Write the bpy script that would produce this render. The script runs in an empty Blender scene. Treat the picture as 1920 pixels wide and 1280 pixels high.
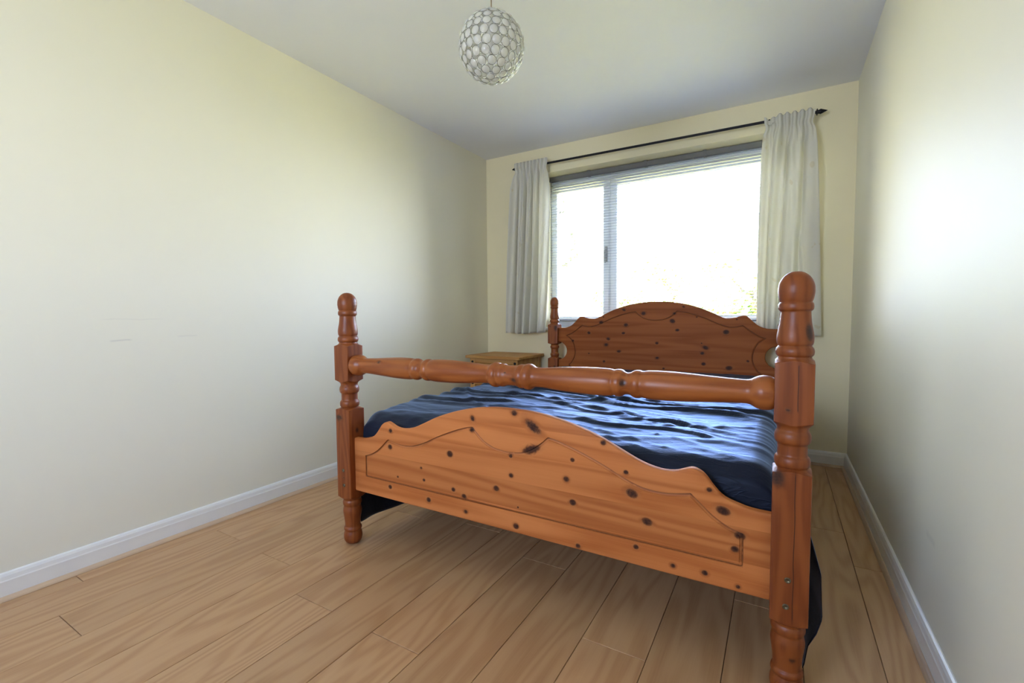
import bpy, bmesh, math, random
import numpy as np
from mathutils import Vector, Matrix, noise
from mathutils.geometry import delaunay_2d_cdt

random.seed(7)
SC = bpy.context.scene
COL = SC.collection

# ------------------------------------------------------------------ camera, sky, sun, exposure
cam_data = bpy.data.cameras.new('camera')
cam = bpy.data.objects.new('camera', cam_data)
COL.objects.link(cam)
SC.camera = cam
cam_data.sensor_width = 36.0
cam_data.lens = 36.0 * 858.4 / 1920.0
cam_data.clip_start = 0.02
RV = Vector((0.86338149, 0.50450187, -0.00708974))
UV_ = Vector((-0.0209172, 0.04982916, 0.9985387))
WV = Vector((-0.50411791, 0.86197153, -0.05357434))
m = Matrix((RV, UV_, -WV)).transposed().to_4x4()
m.translation = Vector((0, 0, 0.9765))
cam.matrix_world = m

SC.view_settings.view_transform = 'Standard'
SC.view_settings.look = 'None'
SC.view_settings.gamma = 1.0
SC.view_settings.use_curve_mapping = False
SC.view_settings.exposure = 1.80

SKY = 10.0
world = bpy.data.worlds.new('world'); SC.world = world
world.use_nodes = True
wn = world.node_tree; wn.nodes.clear()
wo = wn.nodes.new('ShaderNodeOutputWorld'); wb = wn.nodes.new('ShaderNodeBackground')
tc = wn.nodes.new('ShaderNodeTexCoord'); sp = wn.nodes.new('ShaderNodeSeparateXYZ')
rp = wn.nodes.new('ShaderNodeValToRGB')
wn.links.new(tc.outputs['Generated'], sp.inputs[0]); wn.links.new(sp.outputs['Z'], rp.inputs[0])
e = rp.color_ramp.elements
e[0].position = 0.0; e[0].color = (0.76, 0.81, 1.0, 1)
e[1].position = 0.7; e[1].color = (0.42, 0.56, 1.0, 1)
x_ = e.new(0.2); x_.color = (0.60, 0.70, 1.0, 1)
wn.links.new(rp.outputs[0], wb.inputs[0]); wb.inputs[1].default_value = SKY
wn.links.new(wb.outputs[0], wo.inputs[0])

sun_d = bpy.data.lights.new('sun', 'SUN'); sun_d.energy = 36.0; sun_d.angle = 0.01; sun_d.color = (1, 0.95, 0.84)
sun = bpy.data.objects.new('sun', sun_d); COL.objects.link(sun)
sun.rotation_euler = Vector((-1.0, 0.0, -0.9)).to_track_quat('-Z', 'Y').to_euler()

por_d = bpy.data.lights.new('window_portal', 'AREA'); por_d.shape = 'RECTANGLE'; por_d.size = 1.86; por_d.size_y = 1.3
por_d.cycles.is_portal = True
por = bpy.data.objects.new('window_portal', por_d); COL.objects.link(por)
por.location = (-0.835, 3.86, 1.53); por.rotation_euler = (math.radians(-90), 0, 0)

RX0, RX1, RZ0, RZ1 = -1.62, -0.70, 1.0, 1.80     # fill window added in the wall behind the camera to brighten the room
por_d2 = bpy.data.lights.new('added_fill_window_portal', 'AREA'); por_d2.shape = 'RECTANGLE'; por_d2.size = RX1 - RX0; por_d2.size_y = RZ1 - RZ0
por_d2.cycles.is_portal = True
por2 = bpy.data.objects.new('added_fill_window_portal', por_d2); COL.objects.link(por2)
por2.location = ((RX0 + RX1) / 2, -1.46, (RZ0 + RZ1) / 2); por2.rotation_euler = (math.radians(90), 0, 0)

# ------------------------------------------------------------------ dimensions
XL, XR, YB, YW, H = -2.333, 0.386, -1.32, 3.549, 2.4
OX0, OX1, OZ0, OZ1, YO = -1.775, 0.105, 0.87, 2.187, 3.84   # window opening
Y0 = 1.3305      # foot posts
YH = 3.407       # head posts
PL, PR = -1.5875, 0.0336
CX = -0.777

# ------------------------------------------------------------------ helpers
def obj(name, me, mat=None, parent=None, loc=(0, 0, 0), rot=None):
    if isinstance(me, bmesh.types.BMesh):
        bm = me; me = bpy.data.meshes.new(name); bm.to_mesh(me); bm.free()
    if mat is not None and not me.materials: me.materials.append(mat)
    o = bpy.data.objects.new(name, me); COL.objects.link(o)
    o.parent = parent; o.location = loc
    if rot: o.rotation_euler = rot
    return o
def empty(name, loc, label, cat, group=None):
    o = bpy.data.objects.new(name, None); COL.objects.link(o); o.location = loc
    o.empty_display_size = 0.05
    tag(o, label, cat, group); return o
def tag(o, label, cat, group=None):
    o['label'] = label; o['category'] = cat
    if group: o['group'] = group
    return o
def struct(name, me, mat, parent=None, loc=(0, 0, 0)):
    o = obj(name, me, mat, parent, loc); o['kind'] = 'structure'; return o
def box(bm, x0, x1, y0, y1, z0, z1, bev=0.0, seg=1):
    r = bmesh.ops.create_cube(bm, size=1.0)
    vs = r['verts']
    for v in vs:
        v.co = Vector(((x0 + x1) / 2 + v.co.x * (x1 - x0), (y0 + y1) / 2 + v.co.y * (y1 - y0), (z0 + z1) / 2 + v.co.z * (z1 - z0)))
    if bev > 0:
        es = list({e for v in vs for e in v.link_edges})
        bmesh.ops.bevel(bm, geom=es, offset=bev, segments=seg, affect='EDGES', profile=0.5)
    return bm
def mbox(*a, **k): return box(bmesh.new(), *a, **k)
def grid_mesh(name, P, wrap_u=False, flip=False):
    """P: array [nv][nu][3]"""
    nv, nu = P.shape[:2]
    verts = P.reshape(-1, 3).tolist(); faces = []
    for j in range(nv - 1):
        for i in range(nu if wrap_u else nu - 1):
            a = j * nu + i; b = j * nu + (i + 1) % nu; c = (j + 1) * nu + (i + 1) % nu; d = (j + 1) * nu + i
            faces.append((a, d, c, b) if flip else (a, b, c, d))
    me = bpy.data.meshes.new(name); me.from_pydata(verts, [], faces); me.update()
    return me
def smooth(me, ang=None):
    me.polygons.foreach_set('use_smooth', [True] * len(me.polygons))
    if ang is not None: me.set_sharp_from_angle(angle=math.radians(ang))
    return me
def interp_profile(pts, n=4):
    """monotone cubic through (s, r) points, s decreasing or increasing strictly; returns dense list"""
    s = np.array([p[0] for p in pts], float); r = np.array([p[1] for p in pts], float)
    h = np.diff(s); d = np.diff(r) / h
    mm = np.zeros(len(s)); mm[0] = d[0]; mm[-1] = d[-1]
    for i in range(1, len(s) - 1):
        mm[i] = 0 if d[i - 1] * d[i] <= 0 else 2 * d[i - 1] * d[i] / (d[i - 1] + d[i])
    out = []
    for i in range(len(h)):
        for k in range(n):
            t = k / n
            out.append((s[i] + t * h[i], (2*t**3-3*t**2+1)*r[i] + (t**3-2*t**2+t)*h[i]*mm[i] + (-2*t**3+3*t**2)*r[i+1] + (t**3-t**2)*h[i]*mm[i+1]))
    out.append((s[-1], r[-1]))
    return out
def lathe_bm(bm, prof, seg=24, axis='z', c=(0, 0, 0)):
    rings = []
    for s, r in prof:
        ring = []
        for k in range(seg):
            a = 2 * math.pi * k / seg; u, v = r * math.cos(a), r * math.sin(a)
            p = {'z': (u, v, s), 'x': (s, u, v), 'y': (u, s, v)}[axis]
            ring.append(bm.verts.new((p[0] + c[0], p[1] + c[1], p[2] + c[2])))
        rings.append(ring)
    for a, b in zip(rings, rings[1:]):
        for k in range(seg):
            bm.faces.new((a[k], a[(k + 1) % seg], b[(k + 1) % seg], b[k]))
    for ring in (rings[0], rings[-1]): bm.faces.new(ring)
    bmesh.ops.recalc_face_normals(bm, faces=bm.faces)
    return bm
def lathe(name, prof, seg=24, axis='z', c=(0, 0, 0), ang=50):
    bm = lathe_bm(bmesh.new(), prof, seg, axis, c)
    me = bpy.data.meshes.new(name); bm.to_mesh(me); bm.free()
    return smooth(me, ang)
def tube_bm(bm, pts, r, seg=8):
    pts = [Vector(p) for p in pts]; rings = []
    for i, p in enumerate(pts):
        d = (pts[min(i + 1, len(pts) - 1)] - pts[max(i - 1, 0)]).normalized()
        a = d.orthogonal().normalized() if i == 0 else (a - a.dot(d) * d).normalized()
        b = d.cross(a)
        rings.append([bm.verts.new(p + r * (math.cos(t) * a + math.sin(t) * b)) for t in [2 * math.pi * k / seg for k in range(seg)]])
    for A, B in zip(rings, rings[1:]):
        for k in range(seg): bm.faces.new((A[k], A[(k + 1) % seg], B[(k + 1) % seg], B[k]))
    bm.faces.new(rings[0]); bm.faces.new(rings[-1])
    bmesh.ops.recalc_face_normals(bm, faces=bm.faces)
    return bm

# ------------------------------------------------------------------ materials
class NT:
    def __init__(s, name):
        s.m = bpy.data.materials.new(name); s.m.use_nodes = True; s.t = s.m.node_tree; s.t.nodes.clear()
        s.out = s.n('ShaderNodeOutputMaterial')
    def n(s, ty, **kw):
        nd = s.t.nodes.new(ty)
        for k, v in kw.items(): setattr(nd, k, v)
        return nd
    def l(s, a, b): s.t.links.new(a, b)
    def set(s, sock, v):
        if isinstance(v, bpy.types.NodeSocket): s.l(v, sock)
        else: sock.default_value = v
    def math(s, op, a, b=None, c=None, clamp=False):
        nd = s.n('ShaderNodeMath', operation=op); nd.use_clamp = clamp
        s.set(nd.inputs[0], a)
        if b is not None: s.set(nd.inputs[1], b)
        if c is not None: s.set(nd.inputs[2], c)
        return nd.outputs[0]
    def vmath(s, op, a, b):
        nd = s.n('ShaderNodeVectorMath', operation=op); s.set(nd.inputs[0], a); s.set(nd.inputs[1], b); return nd.outputs[0]
    def noise(s, vec, scale, detail=2.0, rough=0.5, dist=0.0):
        nd = s.n('ShaderNodeTexNoise'); s.l(vec, nd.inputs['Vector'])
        nd.inputs['Scale'].default_value = scale; nd.inputs['Detail'].default_value = detail
        nd.inputs['Roughness'].default_value = rough; nd.inputs['Distortion'].default_value = dist
        return nd.outputs['Fac']
    def mix(s, f, a, b, blend='MIX'):
        nd = s.n('ShaderNodeMix', data_type='RGBA', blend_type=blend)
        s.set(nd.inputs[0], f); s.set(nd.inputs[6], a); s.set(nd.inputs[7], b); return nd.outputs[2]
    def ramp(s, f, stops):
        nd = s.n('ShaderNodeValToRGB'); s.l(f, nd.inputs[0]); el = nd.color_ramp.elements
        while len(el) < len(stops): el.new(0.5)
        for q, (p, c) in zip(el, stops):
            q.position = p; q.color = c if len(c) == 4 else (*c, 1)
        return nd.outputs[0]
    def maprange(s, f, a, b, c, d):
        nd = s.n('ShaderNodeMapRange'); s.l(f, nd.inputs[0])
        for i, v in enumerate((a, b, c, d)): nd.inputs[i + 1].default_value = v
        return nd.outputs[0]
    def bump(s, h, strength, dist):
        nd = s.n('ShaderNodeBump'); s.l(h, nd.inputs['Height']); nd.inputs['Strength'].default_value = strength
        nd.inputs['Distance'].default_value = dist; return nd.outputs[0]
    def pbsdf(s, color, rough=0.5, normal=None, **kw):
        p = s.n('ShaderNodeBsdfPrincipled')
        s.set(p.inputs['Base Color'], color if isinstance(color, bpy.types.NodeSocket) or len(color) == 4 else (*color, 1))
        s.set(p.inputs['Roughness'], rough)
        if normal is not None: s.l(normal, p.inputs['Normal'])
        for k, v in kw.items(): s.set(p.inputs[k.replace('_', ' ')], v)
        s.l(p.outputs[0], s.out.inputs[0]); return p
def C4(c): return (*c, 1)

def plain(name, col, rough=0.5, var=0.06, scale=30, bump=0.0, **kw):
    n = NT(name); t = n.n('ShaderNodeTexCoord').outputs['Object']
    f = n.noise(t, scale, 3)
    c = n.mix(f, C4([v * (1 - var) for v in col]), C4([min(1, v * (1 + var)) for v in col]))
    nm = n.bump(f, bump, 0.002) if bump else None
    n.pbsdf(c, rough, nm, **kw); return n.m

def wall_mat(name, col, marks=None):
    n = NT(name); t = n.n('ShaderNodeTexCoord').outputs['Object']
    f = n.noise(t, 1.7, 4, 0.6); g = n.noise(t, 160, 3, 0.6); h = n.noise(t, 5, 2)
    c = n.mix(f, C4([v * 0.97 for v in col]), C4([min(1, v * 1.02) for v in col]))
    if marks:
        sep = n.n('ShaderNodeSeparateXYZ'); n.l(t, sep.inputs[0])
        acc = None
        wob = n.math('MULTIPLY', n.math('SUBTRACT', n.noise(t, 14, 2), 0.5), 0.012)
        for (ya, yb, z, th, k) in marks:
            dz = n.math('ABSOLUTE', n.math('ADD', n.math('SUBTRACT', sep.outputs[2], z), wob))
            a = n.maprange(dz, th * 0.3, th, k, 0.0)
            dy = n.math('ABSOLUTE', n.math('SUBTRACT', sep.outputs[1], (ya + yb) / 2))
            b = n.maprange(dy, (yb - ya) * 0.35, (yb - ya) * 0.5, 1.0, 0.0)
            v = n.math('MULTIPLY', a, b)
            acc = v if acc is None else n.math('MAXIMUM', acc, v)
        c = n.mix(acc, c, (0.30, 0.28, 0.27, 1))
    b = n.math('ADD', n.math('MULTIPLY', g, 0.35), n.math('MULTIPLY', h, 2.0))
    n.pbsdf(c, 0.55, n.bump(b, 0.12, 0.002), Specular_IOR_Level=0.35)
    return n.m

def wood_mat(name, base, dark, light, axis, freq=60.0, stretch=0.09, nscale=9.0, rough=0.32, coat=0.25,
             contrast=0.5, strips=None, crack=None, perobj=True, streak=0.4, knot_groove_col=(0.045, 0.018, 0.012), scuff=None, tonevar=0.12, spec=0.5):
    n = NT(name); tcn = n.n('ShaderNodeTexCoord'); t = tcn.outputs['Object']
    rnd = n.n('ShaderNodeObjectInfo').outputs['Random']
    sep0 = n.n('ShaderNodeSeparateXYZ'); n.l(t, sep0.inputs[0])
    ax = {'x': 0, 'y': 1, 'z': 2}[axis]
    sc = [1, 1, 1]; sc[ax] = stretch
    v = n.vmath('MULTIPLY', t, tuple(sc))
    tone = rnd
    if perobj:
        cb = n.n('ShaderNodeCombineXYZ'); n.set(cb.inputs[0], n.math('MULTIPLY', rnd, 37.0)); n.set(cb.inputs[1], n.math('MULTIPLY', rnd, 91.0)); n.set(cb.inputs[2], n.math('MULTIPLY', rnd, 53.0))
        v = n.vmath('ADD', v, cb.outputs[0])
    if strips:
        sid = n.math('FLOOR', n.math('DIVIDE', n.math('ADD', sep0.outputs[2], strips[1]), strips[0]))
        wnz = n.n('ShaderNodeTexWhiteNoise', noise_dimensions='1D'); n.l(sid, wnz.inputs['W'])
        tone = wnz.outputs['Value']
        cb = n.n('ShaderNodeCombineXYZ'); n.set(cb.inputs[0], n.math('MULTIPLY', tone, 7.0)); n.set(cb.inputs[1], n.math('MULTIPLY', tone, 31.0))
        v = n.vmath('ADD', v, cb.outputs[0])
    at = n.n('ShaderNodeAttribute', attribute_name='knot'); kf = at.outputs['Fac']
    f = n.noise(v, nscale, 1.5, 0.45)
    ph = n.math('ADD', n.math('MULTIPLY', f, freq), n.math('MULTIPLY', kf, 5.0))
    s = n.math('MULTIPLY_ADD', n.math('SINE', ph), 0.5, 0.5)
    s = n.math('POWER', s, 1.6)
    sv = [220, 220, 220]; sv[ax] = 5.0
    fine = n.noise(n.vmath('MULTIPLY', t, tuple(sv)), 1.0, 3, 0.6)
    sv2 = [34, 34, 34]; sv2[ax] = 1.6
    mid = n.noise(n.vmath('MULTIPLY', t, tuple(sv2)), 1.0, 2, 0.5)
    g = n.math('ADD', n.math('MULTIPLY', s, contrast), n.math('MULTIPLY', fine, streak))
    g = n.math('ADD', g, n.math('MULTIPLY', n.math('SUBTRACT', mid, 0.5), 0.5), clamp=True)
    c = n.mix(g, C4(light), C4(base))
    g2 = n.math('MULTIPLY', n.math('MULTIPLY', s, fine), contrast, clamp=True)
    c = n.mix(g2, c, C4(dark))
    hsv = n.n('ShaderNodeHueSaturation'); n.l(c, hsv.inputs['Color'])
    n.set(hsv.inputs['Value'], n.math('MULTIPLY_ADD', tone, 2 * tonevar, 1 - tonevar))
    c = hsv.outputs[0]
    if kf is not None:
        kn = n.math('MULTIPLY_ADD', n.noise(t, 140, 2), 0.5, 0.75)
        c = n.mix(n.math('MULTIPLY', n.math('POWER', kf, 1.5), kn, clamp=True), c, C4(knot_groove_col))
    if crack:
        cx, z0, z1, amp = crack
        w = n.math('MULTIPLY', n.math('SUBTRACT', n.noise(t, 9, 2), 0.5), amp)
        dx = n.math('ABSOLUTE', n.math('ADD', n.math('SUBTRACT', sep0.outputs[0], cx), w))
        a = n.maprange(dx, 0.0004, 0.0013, 1, 0)
        for (zz0, zz1) in zip(z0, z1):
            pass
        zs = None
        for (zz0, zz1) in zip(z0, z1):
            dzz = n.math('ABSOLUTE', n.math('SUBTRACT', sep0.outputs[2], (zz0 + zz1) / 2))
            q = n.maprange(dzz, (zz1 - zz0) * 0.45, (zz1 - zz0) * 0.5, 1, 0)
            zs = q if zs is None else n.math('MAXIMUM', zs, q)
        fr = n.maprange(sep0.outputs[1], -0.036, -0.034, 1, 0)
        c = n.mix(n.math('MULTIPLY', n.math('MULTIPLY', a, zs), fr), c, (0.05, 0.015, 0.008, 1))
    if scuff:
        dz = n.math('ABSOLUTE', n.math('SUBTRACT', sep0.outputs[2], scuff))
        q = n.maprange(dz, 0.003, 0.012, 1, 0)
        nz = n.maprange(n.noise(t, 60, 3), 0.55, 0.62, 0, 1)
        c = n.mix(n.math('MULTIPLY', q, nz), c, (0.75, 0.5, 0.32, 1))
    bh = n.math('ADD', n.math('MULTIPLY', fine, 0.6), n.math('MULTIPLY', s, 0.4))
    n.pbsdf(c, n.math('MULTIPLY_ADD', fine, 0.12, rough - 0.05), n.bump(bh, 0.08, 0.001), Coat_Weight=coat, Coat_Roughness=0.18, Specular_IOR_Level=spec)
    return n.m

PAINT_WARM_LIT = (0.88, 0.800, 0.55)  # same paint as the side walls, with warmer, brighter light put into the colour
PAINT_COOL_LIT = (0.805, 0.765, 0.615)  # same paint, with the cooler daylight on the side walls put into the colour
M_WALL = wall_mat('wall_paint_warm_lit', PAINT_WARM_LIT)
M_WALL_L = wall_mat('wall_paint_cool_lit_scuffed', PAINT_COOL_LIT, [(0.74, 0.97, 0.978, 0.003, 0.10), (0.77, 0.85, 0.892, 0.005, 0.22), (1.01, 1.10, 0.90, 0.004, 0.12), (0.35, 0.45, 0.86, 0.004, 0.2)])
M_WALL_R = wall_mat('wall_paint_cool_lit_right', PAINT_COOL_LIT, [(1.66, 1.76, 0.335, 0.014, 0.12)])
M_CEIL = wall_mat('ceiling_paint', (0.82, 0.825, 0.85))
M_GLOSSW = plain('white_gloss_paint', (0.82, 0.80, 0.74), 0.28, 0.03, 20)
M_UPVC = plain('white_window_plastic', (0.80, 0.82, 0.84), 0.3, 0.02, 10)
PINE = dict(base=(0.50, 0.158, 0.040), dark=(0.30, 0.072, 0.016), light=(0.60, 0.215, 0.064))
M_POST = wood_mat('pine_post', axis='z', freq=46, nscale=14, rough=0.40, coat=0.0, spec=0.4, contrast=0.75, streak=0.55, stretch=0.12, **{k: (v[0] * 0.46, v[1] * 0.35, v[2] * 0.26) for k, v in PINE.items()})
M_POSTR = wood_mat('pine_post_cracked', axis='z', freq=46, nscale=14, rough=0.40, coat=0.0, spec=0.4, contrast=0.75, streak=0.55, stretch=0.12,
                   crack=(0.008, (0.21, 0.74), (0.60, 0.858), 0.006), **{k: (v[0] * 0.46, v[1] * 0.35, v[2] * 0.26) for k, v in PINE.items()})
M_RAIL = wood_mat('pine_rail', axis='x', freq=46, nscale=13, rough=0.36, coat=0.0, spec=0.4, contrast=0.75, streak=0.5, stretch=0.10, **{k: (v[0] * 0.68, v[1] * 0.58, v[2] * 0.45) for k, v in PINE.items()})
M_PANEL = wood_mat('pine_panel', axis='x', freq=46, nscale=7, rough=0.50, coat=0.0, contrast=0.6, stretch=0.07, strips=(0.094, 0.05), spec=0.16, tonevar=0.09, **PINE)
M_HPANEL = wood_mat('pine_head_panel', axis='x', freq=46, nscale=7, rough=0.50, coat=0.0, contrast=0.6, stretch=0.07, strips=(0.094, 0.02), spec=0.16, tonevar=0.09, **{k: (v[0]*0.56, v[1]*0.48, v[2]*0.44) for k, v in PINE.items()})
M_FLOOR = wood_mat('oak_laminate', (0.50, 0.285, 0.130), (0.36, 0.170, 0.070), (0.58, 0.350, 0.175), 'y', freq=62, nscale=7.5, stretch=0.12,
                   rough=0.40, coat=0.0, spec=0.4, contrast=0.5, streak=0.6, tonevar=0.06)
M_BEAD = wood_mat('beading_wood', (0.46, 0.31, 0.19), (0.30, 0.18, 0.10), (0.56, 0.40, 0.26), 'y', freq=20, rough=0.35, coat=0.2, contrast=0.3)
M_NST = wood_mat('waxed_pine', (0.58, 0.245, 0.055), (0.32, 0.13, 0.035), (0.60, 0.34, 0.12), 'x', freq=30, nscale=8, rough=0.48, coat=0.0, contrast=0.45, spec=0.25)
M_NSTV = wood_mat('waxed_pine_upright', (0.48, 0.24, 0.072), (0.32, 0.13, 0.035), (0.58, 0.33, 0.12), 'z', freq=30, nscale=8, rough=0.48, coat=0.0, contrast=0.45, spec=0.25)
M_BLACK = plain('black_iron', (0.015, 0.015, 0.018), 0.42, 0.1, 40, Metallic=0.6)
M_SCREW = plain('dull_brass', (0.16, 0.13, 0.08), 0.4, 0.2, 200, Metallic=0.85)
M_CHROME = plain('chrome_wire', (0.38, 0.38, 0.37), 0.2, 0.05, 50, Metallic=1.0)
M_RAILG = plain('grey_headrail', (0.16, 0.16, 0.165), 0.45, 0.04, 20)
M_SLAT = plain('slat_lacquer', (0.42, 0.45, 0.50), 0.4, 0.03, 20)
M_WHITEP = plain('white_plastic', (0.75, 0.73, 0.68), 0.4, 0.03, 20)
M_MATT = plain('mattress_ticking', (0.7, 0.7, 0.68), 0.8, 0.05, 60)

def cloth_mats():
    n = NT('navy_black_cotton'); t = n.n('ShaderNodeTexCoord').outputs['Object']
    f = n.noise(t, 3, 3); w = n.noise(t, 900, 1); cr = n.noise(n.vmath('MULTIPLY', t, (14, 46, 30)), 1.0, 4, 0.6, 0.6)
    c = n.mix(f, (0.008, 0.010, 0.018, 1), (0.013, 0.016, 0.028, 1))
    cr2 = n.math('ABSOLUTE', n.math('SUBTRACT', n.noise(n.vmath('MULTIPLY', t, (9, 60, 30)), 1.0, 2, 0.5, 0.8), 0.5))
    cr2 = n.maprange(cr2, 0.0, 0.05, 1.0, 0.0)
    bp = n.bump(n.math('ADD', n.math('MULTIPLY', w, 0.06), n.math('ADD', n.math('MULTIPLY', cr, 0.45), n.math('MULTIPLY', cr2, 0.35))), 0.4, 0.006)
    p = n.n('ShaderNodeBsdfPrincipled'); n.l(c, p.inputs['Base Color']); p.inputs['Roughness'].default_value = 0.6; n.l(bp, p.inputs['Normal'])
    p.inputs['Specular IOR Level'].default_value = 0.12
    gl = n.n('ShaderNodeBsdfGlossy'); gl.inputs['Color'].default_value = (0.42, 0.60, 1.0, 1); gl.inputs['Roughness'].default_value = 0.48; n.l(bp, gl.inputs['Normal'])
    lw = n.n('ShaderNodeLayerWeight'); lw.inputs['Blend'].default_value = 0.5
    fx = n.math('MULTIPLY_ADD', n.math('POWER', lw.outputs['Facing'], 3.0), 0.62, 0.012)
    mx = n.n('ShaderNodeMixShader'); n.l(fx, mx.inputs[0]); n.l(p.outputs[0], mx.inputs[1]); n.l(gl.outputs[0], mx.inputs[2]); n.l(mx.outputs[0], n.out.inputs[0])
    a = n.m
    n = NT('cream_curtain_cloth'); t = n.n('ShaderNodeTexCoord').outputs['Object']
    sv = n.vmath('MULTIPLY', t, (500, 500, 60)); f = n.noise(sv, 1.0, 2); f2 = n.noise(t, 9, 3, 0.6)
    f3 = n.maprange(n.noise(t, 16, 2, 0.4), 0.70, 0.74, 0, 0.5)
    c = n.mix(f2, (0.80, 0.78, 0.70, 1), (0.86, 0.845, 0.775, 1)); c = n.mix(f3, c, (0.66, 0.56, 0.36, 1))
    p = n.n('ShaderNodeBsdfPrincipled'); n.l(c, p.inputs['Base Color']); p.inputs['Roughness'].default_value = 0.85
    n.l(n.bump(f, 0.15, 0.0008), p.inputs['Normal'])
    tr = n.n('ShaderNodeBsdfTranslucent'); tr.inputs[0].default_value = (0.80, 0.76, 0.64, 1)
    mx = n.n('ShaderNodeMixShader'); mx.inputs[0].default_value = 0.30
    n.l(p.outputs[0], mx.inputs[1]); n.l(tr.outputs[0], mx.inputs[2]); n.l(mx.outputs[0], n.out.inputs[0])
    b = n.m
    n = NT('window_glass'); tr = n.n('ShaderNodeBsdfTransparent'); tr.inputs[0].default_value = (0.96, 0.98, 0.97, 1)
    gl = n.n('ShaderNodeBsdfGlossy'); gl.inputs['Roughness'].default_value = 0.02
    fr = n.n('ShaderNodeFresnel'); fr.inputs[0].default_value = 1.3
    mx = n.n('ShaderNodeMixShader'); n.l(fr.outputs[0], mx.inputs[0]); n.l(tr.outputs[0], mx.inputs[1]); n.l(gl.outputs[0], mx.inputs[2])
    n.l(mx.outputs[0], n.out.inputs[0]); g = n.m
    n = NT('crystal'); t = n.n('ShaderNodeTexCoord').outputs['Object']; f = n.noise(t, 40, 1)
    pr = n.pbsdf(n.mix(f, (0.80, 0.79, 0.72, 1), (0.88, 0.87, 0.82, 1)), 0.12, Specular_IOR_Level=0.9)
    tp = n.n('ShaderNodeBsdfTransparent'); tp.inputs[0].default_value = (0.95, 0.95, 0.93, 1)
    mx = n.n('ShaderNodeMixShader'); mx.inputs[0].default_value = 0.44
    n.l(tp.outputs[0], mx.inputs[1]); n.l(pr.outputs[0], mx.inputs[2]); n.l(mx.outputs[0], n.out.inputs[0])
    k = n.m
    return a, b, g, k
M_SHEET, M_CURT, M_GLASS, M_CRYS = cloth_mats()

# ------------------------------------------------------------------ room shell
T = 0.12
struct('wall_left', mbox(XL - T, XL, YB - T, YO, -0.05, H + 0.1), M_WALL_L)
struct('wall_right', mbox(XR, XR + T, YB - T, YO, -0.05, H + 0.1), M_WALL_R)
def winwall(bm, YW=YW, YO=YO, OX0=OX0, OX1=OX1, OZ0=OZ0, OZ1=OZ1):
    xs = [XL - T, OX0, OX1, XR + T]; zs = [-0.05, OZ0, OZ1, H + 0.1]
    for i in range(3):
        for k in range(3):
            if i == 1 and k == 1: continue
            box(bm, xs[i], xs[i + 1], YW, YO, zs[k], zs[k + 1])
    bmesh.ops.remove_doubles(bm, verts=bm.verts, dist=1e-5)
    dup = {}
    for f in list(bm.faces):
        key = tuple(sorted(v.index for v in f.verts)); 
        dup.setdefault(key, []).append(f)
    bm.verts.index_update()
    dup = {}
    for f in list(bm.faces): dup.setdefault(tuple(sorted(v.index for v in f.verts)), []).append(f)
    kill = [f for fs in dup.values() if len(fs) > 1 for f in fs]
    bmesh.ops.delete(bm, geom=kill, context='FACES')
    return bm
struct('wall_window', winwall(bmesh.new()), M_WALL)
struct('wall_back', winwall(bmesh.new(), YB - T, YB, RX0, RX1, RZ0, RZ1), M_WALL)
struct('ceiling', mbox(XL - T, XR + T, YB - T, YO, H, H + 0.1), M_CEIL)

# floor: sub floor slab plus individual planks
floor = struct('floor', mbox(XL, XR, YB, YW, -0.06, -0.0085), plain('subfloor', (0.12, 0.08, 0.05), 0.9))
PWID, PLEN = 0.1922, 1.285
joints = {1: 2.475, 0: 2.162, 2: 1.70, 3: 0.55, 4: 1.264, 5: 0.42, 6: 1.36, 7: 0.964, 8: 0.10, 9: 0.969, 10: 0.38, 11: 1.077, 12: 0.505, 13: 1.094, 14: 0.623}
joints[5] = 1.86; joints[6] = 0.30; joints[8] = 1.72; joints[10] = 1.66; joints[3] = 1.95
plank_cache = {}
def plank_mesh(w, l):
    key = (round(w, 4), round(l, 4))
    if key not in plank_cache:
        b = bmesh.new(); g = 0.0009; c = 0.0010; z1 = 0.0; z0 = -0.008
        def ring(i, z): return [b.verts.new(p) for p in ((g + i, g + i, z), (w - g - i, g + i, z), (w - g - i, l - g - i, z), (g + i, l - g - i, z))]
        r0, r1, r2 = ring(0, z0), ring(0, z1 - c), ring(c, z1)
        for A, B in ((r0, r1), (r1, r2)):
            for k in range(4): b.faces.new((A[k], A[(k + 1) % 4], B[(k + 1) % 4], B[k]))
        b.faces.new(r2); b.faces.new(list(reversed(r0)))
        me = bpy.data.meshes.new('plank'); b.to_mesh(me); b.free(); me.materials.append(M_FLOOR)
        plank_cache[key] = me
    return plank_cache[key]
for k in range(0, 15):
    x1 = 0.268 - PWID * (k - 1); x0 = x1 - PWID
    x0 = max(x0, XL + 0.017); x1 = min(x1, XR - 0.017)
    if x1 - x0 < 0.01: continue
    j = joints[k]
    while j > YB: j -= PLEN
    ya = j
    while ya < YW:
        yb = ya + PLEN
        a, b_ = max(ya, YB + 0.01), min(yb, YW - 0.01)
        if b_ - a > 0.01: obj('plank', plank_mesh(x1 - x0, b_ - a), None, floor, (x0, a, 0))
        ya = yb

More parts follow.
